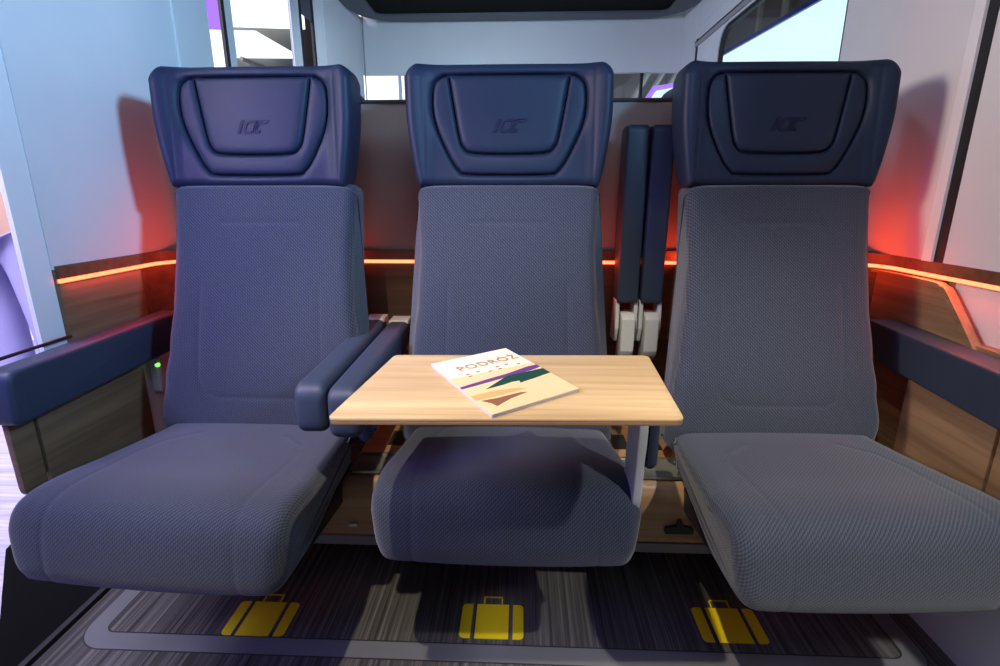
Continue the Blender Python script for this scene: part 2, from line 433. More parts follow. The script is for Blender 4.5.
seat = build_seat()
SEATS = [(-.612, 1.085, 'dark blue train seat nearest the left wall, its headrest in violet light', -.4),
         (-.030, 1.085, 'dark blue train seat in the middle, directly behind the folding table', 0),
         (.578, 1.085, 'grey-blue train seat nearest the right wall and window, lit warmly', .9)]
for i, (x, y, lab, rz) in enumerate(SEATS):
    o = seat if i == 0 else copy_tree(seat)
    o.location = (x, y, 0); o.rotation_euler.z = R(rz)
    tag(o, lab, 'seat', 'front row of train seats')
for ch in list(bpy.data.objects):
    if ch.name.startswith('train_seat') and ch.location.x < 0 and abs(ch.location.x+.03) < .01:
        for c in ch.children:
            if c.name.startswith('cushion') or c.name.startswith('seat_shell'): c.location.y = .085; c.location.x = .006; c.scale.x = .98
    if ch.name.startswith('train_seat') and ch.location.y < 1.2 and abs(ch.location.x) > .3:
        for c in ch.children:
            if c.name.startswith('cushion'): c.rotation_euler.z = R(2.0 if ch.location.x > 0 else -2.6)
            if c.name.startswith('backrest'): c.location.x = .002 if ch.location.x > 0 else .010; c.scale.x = .98 if ch.location.x > 0 else 1.035
for x, lab in ((-.735, 'dark headrest top of the left seat in the row behind the beige partition'), (.665, 'dark headrest top of the right seat in the row behind the beige partition')):
    o = copy_tree(seat); o.location = (x, 1.93, .035); o.rotation_euler.z = math.pi
    tag(o, lab, 'seat', 'row of seats behind the partition')

# ---------------------------------------------------------------- armrests
def arm_mesh(L, h, w, name, parent, bev=.014):
    pts = rounded([(0, 0), (0, -h), (L*.55, -h), (L, -h*.62), (L, 0)], [.03, .026, .2, .02, .012], 6)
    return prism(name, pts, 'x', -w/2, w/2, M['armpad'], parent, bev=bev, seg=4, ang=60)
def folding_arm(loc, rz, up):
    """built folded down, hinge near the rear end; up swings the pad to vertical"""
    root = empty('armrest', loc, rz)
    L, h, w = .515, .094, .055
    a = arm_mesh(L, h, w, 'arm_pad', root)
    piv = Vector((0, L-.03, -.04))
    br = empty
    if not up:
        prism('hinge_cap', rounded([(L-.03, .002), (L-.03, -.05), (L+.035, -.06), (L+.035, .002)], .006, 3), 'x', -w/2+.002, w/2-.002, M['hinge'], root, bev=.003)
    return root
# down pair between left and middle seats
tag(folding_arm((-.366, .815, .684), R(2.2), False), 'lowered dark blue armrest beside the left seat, its rounded front clear of the table', 'armrest', 'folding armrests between the seats')
tag(folding_arm((-.300, .795, .684), R(1.9), False), 'lowered dark blue armrest partly hidden under the left edge of the wooden table', 'armrest', 'folding armrests between the seats')
def raised_arm(x, lab):
    root = empty('armrest', (x, 1.325, .0))
    w = .055
    pts = rounded([(0, .728), (0, 1.166), (.075, 1.166), (.085, .90), (.06, .728)], [.01, .02, .03, .2, .01], 5)
    prism('arm_pad', pts, 'x', -w/2, w/2, M['armpad'], root, bev=.007, seg=3, ang=60)
    br = prism('hinge_bracket', rounded([(.055, .55), (.0, .585), (-.008, .60), (-.008, .688), (.012, .70), (.06, .70)], .006, 3), 'x', -.014, .022, M['hinge'], root, bev=.004)
    for dx in (-.028, .020):
        prism('fork_plate', rounded([(.012, .735), (.055, .735), (.075, .62), (.02, .62), (.006, .66)], .006, 3), 'x', dx, dx+.010, M['hinge'], br, bev=.002)
    tag(root, lab, 'armrest', 'folding armrests between the seats')
raised_arm(.280, 'raised dark blue armrest standing upright beside the middle seat')
raised_arm(.342, 'raised dark blue armrest standing upright beside the right seat')



# ---------------------------------------------------------------- table
tb = empty('folding_table', (0, .75, .72))
tag(tb, 'small rectangular light oak folding table holding a magazine', 'table')
corners = [(-.251, .607), (.215, .622), (.233, .899), (-.227, .884)]
pl = rounded([(x, y-.75) for x, y in corners], .012, 5)
prism('tabletop', pl, 'z', -.0045, .0, M['table'], tb, bev=.0012, seg=2)
core = [(x*.997, y*.997) for x, y in pl]
prism('table_core', core, 'z', -.010, -.0045, M['tedge'], tb, bev=.001, seg=1)
# support arm: flat tapered plate down to the pedestal
bm = bmesh.new()
side = rounded([(.045, -.012), (.115, -.012), (.122, -.10), (.134, -.24), (.122, -.33), (.085, -.33), (.052, -.24), (.040, -.10)], [.004, .004, .06, .06, .015, .015, .06, .05], 5)
prism('support_arm', side, 'x', .200, .216, M['hinge'], tb, bev=.003)
prism('pivot_cover', rounded([(.085, -.24), (.125, -.25), (.135, -.32), (.11, -.35), (.088, -.31)], .012, 4), 'x', .216, .224, M['hinge'], tb, bev=.003)
prism('release_lever', rounded([(.035, -.020), (.075, -.020), (.080, -.15), (.060, -.182), (.036, -.16)], [.003, .003, .012, .016, .012], 5), 'x', .218, .234, M['armpad'], tb, bev=.006)
box('hinge_rail', -.20, .20, .10, .135, -.026, -.010, M['shell'], tb, bev=.003)

# magazine on the table: local frame origin at its spine-top corner
mg = empty('magazine', (-.149, .816, .7205))
tag(mg, 'thin travel magazine with sunset landscape cover, lying tilted on the table', 'magazine')
MU = Vector((.123, .099)); MV = Vector((.114, -.203))      # along the top edge, down the spine
def mq(u, v): p = MU*u+MV*v; return (p.x, p.y)
def mprism(name, uvs, z0, z1, mat, parent, bev=0): return prism(name, [mq(*p) for p in uvs], 'z', z0, z1, mat, parent, bev=bev)
mprism('pages', [(0.004, 0.004), (.99, .004), (.99, .996), (.004, .996)], .0, .0045, M['pageedge'], mg)
cov = mprism('cover', [(0, 0), (1, 0), (1, 1), (0, 1)], .0045, .0053, M['cream'], mg)
z0, z1 = .0053, .0056
mprism('sunset_sky', [(0, .36), (1, .42), (1, .52), (0, .52)], z0, z1, M['peach'], cov)
mprism('purple_hills', catmull([(0, .535), (.3, .515), (.6, .50), (.85, .47), (1, .47)], 4)+[(1, .52), (.9, .54), (.5, .555), (0, .57)], z0, z1+.0002, M['purpleink'], cov)
mprism('beach', [(0, .575), (1, .54), (1, 1), (0, 1)], z0, z1, M['peach'], cov)
mprism('green_headland', [(.20, .66), (.45, .575), (.55, .54), (.75, .55), (1, .56), (1, .66), (.8, .68), (.58, .695), (.60, .66), (.52, .65), (.40, .66)], z1, z1+.0003, M['greenink'], cov)
mprism('brown_boat', [(.04, .80), (.2, .82), (.45, .83), (.52, .85), (.3, .875), (.12, .92), (.10, .86)], z1, z1+.0003, M['brownink'], cov)
mprism('orange_reflection', [(.0, .70), (.25, .71), (.5, .76), (.55, .80), (.2, .79), (.0, .78)], z1, z1+.0001, M['orangeink'], cov)
def text(body, u, v, size, mat, parent, name, sp=1.1):
    cu = bpy.data.curves.new(name, 'FONT'); cu.body = body; cu.size = size; cu.extrude = .0002; cu.offset = size*.012; cu.space_character = sp; cu.align_x = 'LEFT'
    tmp = bpy.data.objects.new('tmp', cu); col.objects.link(tmp)
    dg = bpy.context.evaluated_depsgraph_get(); me = bpy.data.meshes.new_from_object(tmp.evaluated_get(dg))
    bpy.data.objects.remove(tmp); me.name = name; me.materials.clear()
    o = link(name, me, mat, parent); p = mq(u, v); o.location = (p[0], p[1], z1+.0002)
    o.rotation_euler.z = math.atan2(MU.y, MU.x); return o
text('PODRÓŻ', .19, .265, .0275, M['titleink'], cov, 'title', 1.12)
text('M A R Z E N I A', .22, .335, .0080, M['titleink'], cov, 'subtitle', 1.3)
bpy.data.objects.remove([o for o in bpy.data.objects if o.name.startswith('subtitle')][0])
# row of small marks below the title
for k in range(6):
    for q in (0, 1):
        u0 = .20+k*.125; v0 = .345+.045*q-.004*k
        if (k+q) % 3 == 2: continue
        mprism('small_letter', [(u0, v0), (u0+.04, v0), (u0+.04, v0+.014), (u0, v0+.014)], z0, z1+.0002, M['brownink'], cov)

# ---------------------------------------------------------------- pedestals, trays, rail
def pedestal(xc, ht, hb, lab):
    root = empty('seat_pedestal', (xc, 1.06, 0)); tag(root, lab, 'pedestal', 'wooden pedestals under the seat row')
    # side view: top slab, rounded nose, sloped front
    bm = bmesh.new()
    nose = catmull([(.34, .366), (.10, .366), (.02, .362), (-.005, .345), (-.012, .31), (.0, .26), (.004, .205)], 6)
    # left/right edges flare towards the bottom
    def hw(z): return ht+(hb-ht)*max(0, min(1, (.366-z)/.16))
    A = [bm.verts.new((-hw(z), y, z)) for y, z in nose]; B = [bm.verts.new((hw(z), y, z)) for y, z in nose]
    C = [bm.verts.new((-hw(z), .34, min(z, .35))) for y, z in nose]; D = [bm.verts.new((hw(z), .34, min(z, .35))) for y, z in nose]
    for i in range(len(nose)-1):
        bm.faces.new((A[i], B[i], B[i+1], A[i+1])); bm.faces.new((A[i], A[i+1], C[i+1], C[i])); bm.faces.new((B[i], D[i], D[i+1], B[i+1])); bm.faces.new((C[i], C[i+1], D[i+1], D[i]))
    bm.faces.new((A[-1], B[-1], D[-1], C[-1]))
    bmesh.ops.remove_doubles(bm, verts=bm.verts, dist=.0005)
    from_bm('pedestal_body', bm, M['pedwood'], root, ang=50)
    tx0, tx1, ty0, ty1 = -ht*.98, ht*.98, .012, .105
    outer = rounded([(tx0, ty0), (tx1, ty0), (tx1, ty1), (tx0, ty1)], .012, 5)
    t = 0.003
    bm = bmesh.new(); inn = [(x*(1-t/ht), ty0+t+(y-ty0)*(1-2*t/(ty1-ty0))) for x, y in outer]
    n = len(outer)
    o0 = [bm.verts.new((*p, .366)) for p in outer]; o1 = [bm.verts.new((*p, .372)) for p in outer]; i1 = [bm.verts.new((*p, .372)) for p in inn]; i0 = [bm.verts.new((*p, .368)) for p in inn]
    for k in range(n):
        k2 = (k+1) % n
        for a, b in ((o0, o1), (o1, i1), (i1, i0)): bm.faces.new((a[k], a[k2], b[k2], b[k]))
    tr = from_bm('tray_rim', bm, M['alu'], root)
    bm = bmesh.new(); top = [bm.verts.new((*p, .3695)) for p in inn]
    bot = [bm.verts.new((p[0]*.94, p[1]*.96+.002, .3662)) for p in inn]
    for k in range(n): bm.faces.new((top[k], top[(k+1) % n], bot[(k+1) % n], bot[k]))
    bm.faces.new(bot)
    from_bm('tray_bowl', bm, M['tray'], tr)
    for ox in (-.02, .065):
        box('floor_bolt_cover', ox-.02, ox+.02, .155, .235, .3655, .3685, M['rubber'], root, bev=.001)
    prism('socket_plate', rounded([(ht*.55, .235), (ht*1.15, .235), (ht*1.15, .250), (ht*.92, .256), (ht*.88, .272), (ht*.80, .272), (ht*.78, .256), (ht*.55, .25)], .002, 2), 'y', -.008, .012, M['rubber'], root)
    box('cable_clip', -ht*1.0, -ht*.8, -.006, .01, .232, .240, M['alu'], root, bev=.001)
    return root
pedestal(-.305, .10, .172, 'dark wooden pedestal with metal-rimmed tray between left and middle seats')
pedestal(.285, .108, .182, 'brown wooden pedestal with metal-rimmed tray between middle and right seats')
rl = empty('seat_rail', (0, 1.2, 0)); tag(rl, 'pale grey horizontal mounting rail running low under the three seats', 'rail')
box('rail_bar', -.97, .93, -.02, .02, .085, .112, M['greytrim'], rl, bev=.004)
box('rail_back', -.97, .93, .10, .14, .085, .112, M['greytrim'], rl, bev=.004)
for x in (-.9, .86):
    box('rail_foot', x-.02, x+.02, -.02, .14, 0.0, .085, M['shell'], rl, bev=.004)
for xc in (-.305, .285):
    box('rail_post', xc-.03, xc+.03, .01, .10, .112, .203, M['shell'], rl, bev=.004)
for xc in (-.603, -.03, .584):
    box('seat_strut', xc-.03, xc+.03, .02, .10, .10, .31, M['shell'], rl, bev=.004)

# ---------------------------------------------------------------- suitcase symbols on the floor
for i, (x, y, lab) in enumerate(((-.624, 1.008, 'bright yellow suitcase symbol on the striped floor under the left seat'),
                  (-.060, 1.022, 'yellow suitcase symbol on the floor under the middle seat, shaded'),
                  (.510, 1.033, 'yellow suitcase symbol on the floor nearest the right seat'))):
    s = empty('suitcase_symbol', (x, y, 0.0)); tag(s, lab, 'floor symbol', 'suitcase symbols on the floor')
    w, h = .076, .052
    prism('symbol_body', [(-.040, -h), (.040, -h), (.040, h), (-.040, h)], 'z', .0, .0012, M['yellow'], s)
    for sg in (-1, 1):
        p = [(sg*.050, -h), (sg*w, -h), (sg*w, h), (sg*.050, h)]
        prism('symbol_end', rounded(p, [0, .014, .014, 0], 5), 'z', .0, .0012, M['yellow'], s)
    bm = bmesh.new()
    for b in ((-.024, -.0205, h+.002, h+.026), (.0205, .024, h+.002, h+.026), (-.024, .024, h+.0225, h+.026)): add_box(bm, b[0], b[1], b[2], b[3], 0, .0012)
    from_bm('symbol_handle', bm, M['yellow'], s)

# ---------------------------------------------------------------- room
def struct(o): o['kind'] = 'structure'; return o
struct(box('floor', -1.07, 1.30, -1.2, 3.55, -.03, 0, M['floor']))
struct(box('trim_1', -1.085, -1.07, .2, 1.6, -.03, .012, M['rubber'], bev=.003))
# black entrance sill beside the carriage floor and the exhibition floor beyond
struct(prism('trim_2', [(-1.085, .60), (-1.085, 1.6), (-1.62, 1.6), (-1.50, 1.23), (-1.23, .945), (-1.12, .80), (-1.10, .6)], 'z', -.03, -.002, M['sill']))
hf = struct(box('floor_hall', -9, -1.085, -2, 14, -.06, -.031, M['hallfloor']))
# left wall
wl = struct(box('wall_left', -1.012, -1.0, 1.055, 1.612, .846, 2.06, M['white'], bev=.004))
struct(box('trim_3', -1.004, -.996, 1.607, 1.613, .846, 2.06, M['whitetrim']))
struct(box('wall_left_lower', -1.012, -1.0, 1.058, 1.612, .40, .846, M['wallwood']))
struct(box('wall_left_rear_panel', -1.035, -1.001, 1.613, 1.795, 0, 2.06, M['white'], bev=.002))
struct(box('wall_left_rear_sill', -1.035, -1.001, 1.795, 2.80, 0, .9, M['white']))
struct(box('wall_left_far', -1.035, -1.0, 2.86, 3.5, 0, 2.06, M['white']))
struct(box('trim_4', -1.012, -1.002, .996, 1.054, .40, 2.06, M['whitetrim'], bev=.004))
# left bay window with mullions
w1 = struct(empty('window_1', (-1.02, 1.8, .9)))
box('window_frame', .008, .018, .085, .105, 0, 1.16, M['rubber'], w1)
box('window_mullion', .008, .018, .105, .15, 0, 1.16, M['white'], w1)
box('window_mullion', .008, .018, .655, .745, 0, 1.16, M['white'], w1)
box('window_frame', .008, .018, .750, .775, 0, 1.16, M['rubber'], w1)
box('window_frame', .008, .018, .90, .925, 0, 1.16, M['rubber'], w1)
box('window_header', .008, .016, .775, .90, .90, 1.16, M['rim'], w1)
box('window_mullion', .008, .018, .93, 1.06, 0, 1.16, M['whitetrim'], w1)
box('window_pane', .011, .014, .150, .655, 0, 1.16, M['glass'], w1)

# wood band, LED strip and back partition follow one U-shaped path
def upath(x0, x1, y0, yb, r, off=0.):
    x0 += off; x1 -= off; yb -= off; p = [(x0, y0)]
    for k in range(9):
        a = math.pi-(math.pi/2)*k/8; p.append((x0+r+r*math.cos(a), yb-r+r*math.sin(a)))
    for k in range(9):
        a = math.pi/2-(math.pi/2)*k/8; p.append((x1-r+r*math.cos(a), yb-r+r*math.sin(a)))
    p.append((x1, .70)); return p
LP = upath(-.998, .957, 1.06, 1.44, .10)
sweep_prof = lambda a, b, z0, z1: [(a, z0), (b, z0), (b, z1), (a, z1)]
wb = sweep('wall_band', LP, sweep_prof(-.004, .012, .827, .853), M['backwood']); struct(wb); wb.name = 'trim_5'
wb2 = sweep('trim_6', LP[:-1]+[(.957, 1.19)], sweep_prof(-.002, .012, .60, .815), M['backwood']); struct(wb2)
led = empty('led_light_strip', (0, 0, 0)); tag(led, 'glowing orange-red light strip running around three walls behind the seats', 'light strip')
sweep('light_diffuser', LP, sweep_prof(-.006, .006, .8165, .8245), M['ledcore'], led)
sweep('light_channel', LP, sweep_prof(.000, .010, .8145, .8275), M['rubber'], led)
# left wood infill below band
struct(box('wall_left_foot', -1.10, -1.085, 1.10, 1.7, .0, .42, M['sill']))
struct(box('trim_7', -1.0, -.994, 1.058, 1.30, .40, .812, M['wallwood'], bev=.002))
bk = struct(box('wall_back', -.93, .875, 1.452, 1.475, .853, 1.236, M['beige'], bev=.002))
struct(box('trim_8', -.93, .875, 1.446, 1.48, 1.236, 1.243, M['rubber'], bev=.001))
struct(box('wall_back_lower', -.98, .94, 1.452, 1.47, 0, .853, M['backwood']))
# right wall: lower part, panel, trim, outer panel
struct(box('wall_right_front_lower', .968, 1.0, .2, 1.17, .0, .853, M['white']))
struct(box('wall_right', .952, 1.0, 1.250, 1.675, .853, 2.06, M['beige' if False else 'white'], bev=.003))
struct(box('trim_9', .942, 1.0, 1.222, 1.250, .853, 2.06, M['whitetrim'], bev=.004))
struct(box('trim_10', .9485, 1.0, 1.196, 1.222, .853, 2.06, M['rubber']))
struct(box('wall_right_front', .95, 1.0, .2, 1.196, .853, 2.06, M['white'], bev=.002))
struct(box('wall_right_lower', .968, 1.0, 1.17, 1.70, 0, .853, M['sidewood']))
struct(box('wall_right_far', .965, 1.0, 3.24, 3.5, 0, 2.06, M['white']))
# curved oak end board below the light strip
bd = empty('side_board', (.945, 1.2, .6)); tag(bd, 'oak side board with rounded sloping front corner above the right armrest', 'panel')
bo = [(.22, .205), (.02, .206), (-.02, .200), (-.045, .185), (-.14, .085), (-.18, .03), (.22, .03)]
bc = catmull(bo[:6], 6)+[(-.18, .0), (.22, .0)]
prism('board_face', bc, 'x', -.004, .008, M['sidewood'], bd, bev=.0015)
ed = catmull(bo[:6], 6); outer = [(y-.012, z+.006) for y, z in ed]
prism('board_edge', ed+outer[::-1], 'x', -.012, .008, M['sidewood'], bd)
struct(box('trim_11', .94, .968, .5, 1.30, .685, .70, M['sidewood'], bev=.002))
# oak side panels below the wall armrests
def side_console(side, x, cut, y0, y1, z0, z1, lab):
    root = empty('side_console', (x, 0, 0)); tag(root, lab, 'armrest console')
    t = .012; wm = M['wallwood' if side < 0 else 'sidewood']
    prism('panel_board', rounded([(cut+.004, z0), (y1, z0-.04), (y1, z1), (cut+.004, z1)], .004, 2), 'x', -t/2, t/2, wm, root, bev=.001)
    prism('front_board', rounded([(y0, z0), (cut-.004, z0), (cut-.004, z1), (y0, z1)], [.02, .003, .003, .004], 4), 'x', -t/2, t/2, wm, root, bev=.001)
    b0, b1 = sorted((t/2*side, t/2*side+.030*side))
    box('panel_backing', b0, b1, y0+.03, y1, z0+.02, z1, M['shell'], root)
    if side < 0:
        a = prism('arm_pad', rounded([(.835, .690), (.828, .585), (1.28, .602), (1.33, .64), (1.33, .70)], [.022, .02, .05, .02, .012], 6), 'x', -.014, .046, M['armpad'], root, bev=.010, seg=4, ang=60)
    else:
        a = prism('arm_pad', rounded([(.66, .690), (.66, .590), (1.22, .606), (1.30, .63), (1.30, .700)], [.022, .02, .05, .02, .012], 6), 'x', -.040, .030, M['armpad'], root, bev=.005, seg=4, ang=60)
        a.rotation_euler.z = R(-4); a.location.x = -.083
    return root
side_console(-1, -.966, .902, .848, 1.205, .428, .60, 'dark blue wall armrest on grey-brown wood panel at far left')
side_console(1, .912, .925, .60, 1.165, .40, .62, 'dark blue wall armrest on warm oak panel at the right edge')
# purple-lit gap panel with a socket behind the left panel
sk = empty('wall_socket', (-.965, 1.25, .545)); tag(sk, 'small white power socket with a green light beside the left seat', 'socket')
struct(box('trim_12', -.985, -.97, 1.21, 1.42, .0, .66, M['whitetrim'], bev=.002))
prism('socket_body', rounded([(-.018, -.045), (.0, -.05), (.0, .045), (-.018, .045)], .006, 3), 'x', .0, .022, M['socket'], sk, bev=.003)
bm = bmesh.new(); bmesh.ops.create_uvsphere(bm, u_segments=12, v_segments=8, radius=.006, matrix=Matrix.Translation((.020, -.014, .028)))
from_bm('indicator_light', bm, M['greenled'], sk)
# dark rod with metal tip on top of left side
rd = empty('grab_rail', (-.985, .862, .700)); tag(rd, 'dark thin grab rail with a silver end lying along the left wall armrest', 'rail')
from_bm('rail_tube', tube_bm([(0, .01, 0), (0, .09, .001), (-.004, .19, .001)], .0035), M['shell'], rd)
from_bm('rail_tip', tube_bm([(0, -.006, 0), (0, .0, 0), (0, .012, 0)], [.004, .0068, .0068]), M['alu'], rd)

# right window
w2 = struct(empty('window_2', (.982, 1.675, 1.0)))
def ring_prism(name, outer, inner, x0, x1, mat, parent):
    bm = bmesh.new(); n = len(outer)
    rows = [[bm.verts.new((x, *p)) for p in l] for x, l in ((x0, outer), (x0, inner), (x1, inner), (x1, outer))]
    for k in range(n):
        k2 = (k+1) % n
        for a, b in zip(rows, rows[1:]+rows[:1]): bm.faces.new((a[k], a[k2], b[k2], b[k]))
    return from_bm(name, bm, mat, parent, ang=30)
def wrect(y0, y1, z0, z1, r): return rounded([(y0, z0), (y1, z0), (y1, z1), (y0, z1)], r, 8)
ring_prism('window_surround', wrect(.0, 1.565, .0, .90, .002), wrect(.10, 1.20, .05, .790, .12), -.012, .015, M['white'], w2)
ring_prism('window_seal', wrect(.10, 1.20, .05, .790, .12), wrect(.118, 1.182, .066, .774, .11), -.006, .012, M['rubber'], w2)
box('window_pane', .002, .006, .118, 1.182, .066, .774, M['glass'], w2)
box('outer_groove', -.016, -.010, 1.528, 1.552, .0, .84, M['rubber'], w2)
box('blind_rail', -.020, .002, .05, 1.56, .80, .83, M['greytrim'], w2, bev=.004)
box('blind_groove', -.022, -.018, .05, 1.56, .822, .828, M['rubber'], w2)
struct(box('wall_right_upper', .968, 1.0, 1.675, 3.24, 1.90, 2.10, M['white']))
struct(box('wall_right_window_sill', .968, 1.0, 1.675, 3.24, 0, 1.0, M['white']))

# far bulkhead and its low windows, ceiling
struct(box('wall_far', -1.0, .965, 3.5, 3.53, 1.732, 2.06, M['white']))
struct(box('wall_far_lower', -1.0, .965, 3.5, 3.53, 0, 1.30, M['white']))
struct(box('wall_far_pier', -.60, .56, 3.5, 3.53, 1.3, 1.732, M['white']))
struct(box('trim_13', -.99, -.984, 3.494, 3.5, .9, 2.06, M['greytrim']))
w3 = struct(empty('window_3', (-.80, 3.52, 1.3)))
box('window_mullion', .018, .034, -.015, .01, 0, .43, M['white'], w3)
box('window_pane', -.19, .195, -.002, .002, 0, .43, M['glass'], w3)
w4 = struct(empty('window_4', (.76, 3.52, 1.3)))
box('window_pane', -.19, .195, -.002, .002, 0, .43, M['glass'], w4)
box('window_mullion', -.03, -.015, -.015, .01, 0, .43, M['rubber'], w4)
cl = rounded([(-1.0, .9), (.965, .9), (.965, 3.5), (-1.0, 3.5)], .0)
struct(box('ceiling', -1.03, 1.0, 1.6, 3.55, 2.12, 2.15, M['white']))
rack = empty('luggage_rack', (0, 2.2, 2.02)); tag(rack, 'dark overhead luggage rack with a rounded grey rim', 'luggage rack')
ro = rounded([(-1.0, -.6), (.965, -.6), (.965, 1.28), (-1.0, 1.28)], [.02, .02, .32, .32], 10)
ri = rounded([(-.86, -.5), (.83, -.5), (.83, 1.17), (-.86, 1.17)], [.02, .02, .05, .05], 10)
bm = bmesh.new(); n = len(ro)
rows = [[bm.verts.new((*p, z)) for p in l] for z, l in ((.0, ro), (.0, ri), (.06, ri), (.06, ro))]
for k in range(n):
    for a, b in zip(rows, rows[1:]+rows[:1]): bm.faces.new((a[k], a[(k+1) % n], b[(k+1) % n], b[k]))
from_bm('rack_rim', bm, M['rim'], rack, ang=30)
prism('rack_underside', ri, 'z', .012, .05, M['dark'], rack)

# ---------------------------------------------------------------- exhibition hall seen through the openings
lb = box('light_box', -3.6, -3.55, .2, 4.6, -.02, 1.9, M['lavbox']); tag(lb, 'large lavender-white illuminated wall beyond the open left side', 'light box')
hw_ = box('hall_wall', -4.6, -4.5, 5.0, 15, 0, 5.2, M['hallgrey']); struct(hw_); hw_.name = 'wall_hall'
cn = empty('glowing_canopy', (-4.2, 8.6, 3.0)); tag(cn, 'big white glowing canopy with sloping edge seen through the rear left window', 'light panel')
prism('canopy_sheet', [(y-8.6, z-3.0) for y, z in ((7.2, 2.45), (7.2, 3.06), (8.04, 3.281), (8.80, 3.489), (10.18, 3.519), (10.32, 3.447), (8.04, 2.923), (7.83, 2.647), (7.78, 2.45))], 'x', -.02, .02, M['whitebox'], cn)  # canopy brightness is put in as emission of the sheet
lb2 = prism('ceiling_light_panel', [(8.02, 3.79), (8.14, 3.353), (11.0, 4.12), (11.0, 5.6), (8.0, 5.6)], 'x', -4.27, -4.23, M['whitebox']); tag(lb2, 'bright white light panel high beyond the rear left window', 'light panel')
lb3 = prism('purple_light_panel', [(7.2, 3.07), (8.05, 3.286), (8.19, 3.85), (8.19, 5.6), (7.2, 5.6)], 'x', -4.33, -4.29, M['purplebox']); tag(lb3, 'violet lit panel seen at the left edge of the rear window', 'light panel')
bm = bmesh.new(); tube_bm([(-4.1, 8.1, 2.93), (-4.1, 9.7, 3.04)], .03, 8, bm); tube_bm([(-4.1, 8.3, 2.93), (-4.1, 10.0, 2.6)], .02, 8, bm)
ht = from_bm('roof_truss', bm, M['hallstripe']); tag(ht, 'pale sloping hall truss seen through the rear left window', 'truss')
sp = empty('hall_spotlight', (-2.0, 4.83, 2.045)); tag(sp, 'tiny glaring hall spotlight just above the left headrest', 'spotlight')
bm = bmesh.new(); bmesh.ops.create_uvsphere(bm, u_segments=16, v_segments=10, radius=.03)
from_bm('spotlight_bulb', bm, M['whitebox'], sp)
bm2 = bmesh.new(); bmesh.ops.create_uvsphere(bm2, u_segments=12, v_segments=8, radius=.018, matrix=Matrix.Translation((0, .21, .035)))
from_bm('small_bulb', bm2, M['whitebox'], sp)
from_bm('spotlight_housing', tube_bm([(0, .01, 0), (0, .08, .02), (0, .12, .03)], [.036, .036, .02], 14), M['shell'], sp)
# bright things beyond far windows and right window
sc = prism('display_screen', [(.6, -.02), (6.2, -.02), (6.2, 2.315), (.6, 2.055)], 'x', 1.9, 1.95, M['screen']); tag(sc, 'glaring blue-white display screen outside the right window', 'screen')
tr = prism('screen_frame', [(.6, 2.052), (6.2, 2.312), (6.2, 2.345), (.6, 2.085)], 'x', 1.88, 1.90, M['blueline']); tag(tr, 'thin dark blue rail along the top of the screen outside the right window', 'rail')
hb = struct(box('wall_hall_right', 4.5, 4.6, -1, 14, 0, 6, M['hallgrey']))
for k in range(9):
    o = box('hall_truss_post', 3.9, 3.95, 2.5+k*.9, 2.62+k*.9, 3.2, 5.6, M['hallstripe']); tag(o, 'pale upright hall truss post seen through the right window', 'post', 'hall posts beyond the right window')  # plain upright truss posts, they give no light
fs = box('white_display', -1.78, -1.20, 5.6, 5.65, -.02, 2.9, M['whitebox']); tag(fs, 'brilliant white display seen through the small far left window', 'screen')
fs2 = box('violet_display', -.98, -.5, 5.6, 5.65, -.02, 2.9, M['purplebox']); tag(fs2, 'violet display seen through the small far window right of the white one', 'screen')
for k in range(3):
    bm = bmesh.new(); tube_bm([(.95+k*.16, 6.4, 1.5), (1.45+k*.16, 6.4, 2.4)], .03, 8, bm)
    o = from_bm('roof_truss', bm, M['hallstripe']); tag(o, 'pale diagonal hall truss seen through the small far right window', 'truss', 'diagonal trusses beyond the far right window')
fs3 = empty('angled_display', (1.2, 5.6, 1.9)); tag(fs3, 'slanted blue and violet display seen through the small far right window', 'screen')
prism('screen_face', [(-.12, -.25), (.35, -.25), (.35, .14), (.12, .10)], 'y', -.02, .02, M['screen'], fs3)
prism('screen_edge', [(-.17, -.25), (-.12, -.25), (.12, .10), (.35, .14), (.35, .18), (.09, .14)], 'y', -.03, .02, M['purplebox'], fs3)
struct(box('wall_hall_far', -2.3, 2.3, 7.0, 7.1, 0, 4, M['hallgrey']))

# ---------------------------------------------------------------- person standing outside on the left
pr = empty('person', (-2.12, 2.06, -.03)); tag(pr, 'person standing outside the left opening in blue jeans and pale shirt', 'person')
def skin_mesh(name, verts, edges, radii, mat, parent, lv=2):
    me = bpy.data.meshes.new(name); me.from_pydata(verts, edges, []); ob = bpy.data.objects.new('tmp', me); col.objects.link(ob)
    md = ob.modifiers.new('s', 'SKIN'); 
    for i, r in enumerate(radii): me.skin_vertices[0].data[i].radius = r
    me.skin_vertices[0].data[0].use_root = True
    sb = ob.modifiers.new('u', 'SUBSURF'); sb.levels = lv
    dg = bpy.context.evaluated_depsgraph_get(); m2 = bpy.data.meshes.new_from_object(ob.evaluated_get(dg)); bpy.data.objects.remove(ob)
    for p in m2.polygons: p.use_smooth = True
    m2.name = name; m2.materials.clear(); return link(name, m2, mat, parent)
V = [(0, 0, .95), (.09, 0, .88), (.11, .01, .50), (.12, .04, .09), (.13, -.08, .04), (-.09, 0, .88), (-.12, .01, .50), (-.13, .04, .09), (-.14, -.08, .04),
     (0, .0, 1.15), (0, 0, 1.38), (0, 0, 1.50), (0, -.01, 1.60), (0, -.01, 1.72), (.17, 0, 1.40), (.22, .01, 1.13), (.20, -.10, .92), (-.17, 0, 1.40), (-.22, .01, 1.13), (-.20, -.10, .92)]
E_ = [(0, 1), (1, 2), (2, 3), (3, 4), (0, 5), (5, 6), (6, 7), (7, 8), (0, 9), (9, 10), (10, 11), (11, 12), (12, 13), (10, 14), (14, 15), (15, 16), (10, 17), (17, 18), (18, 19)]
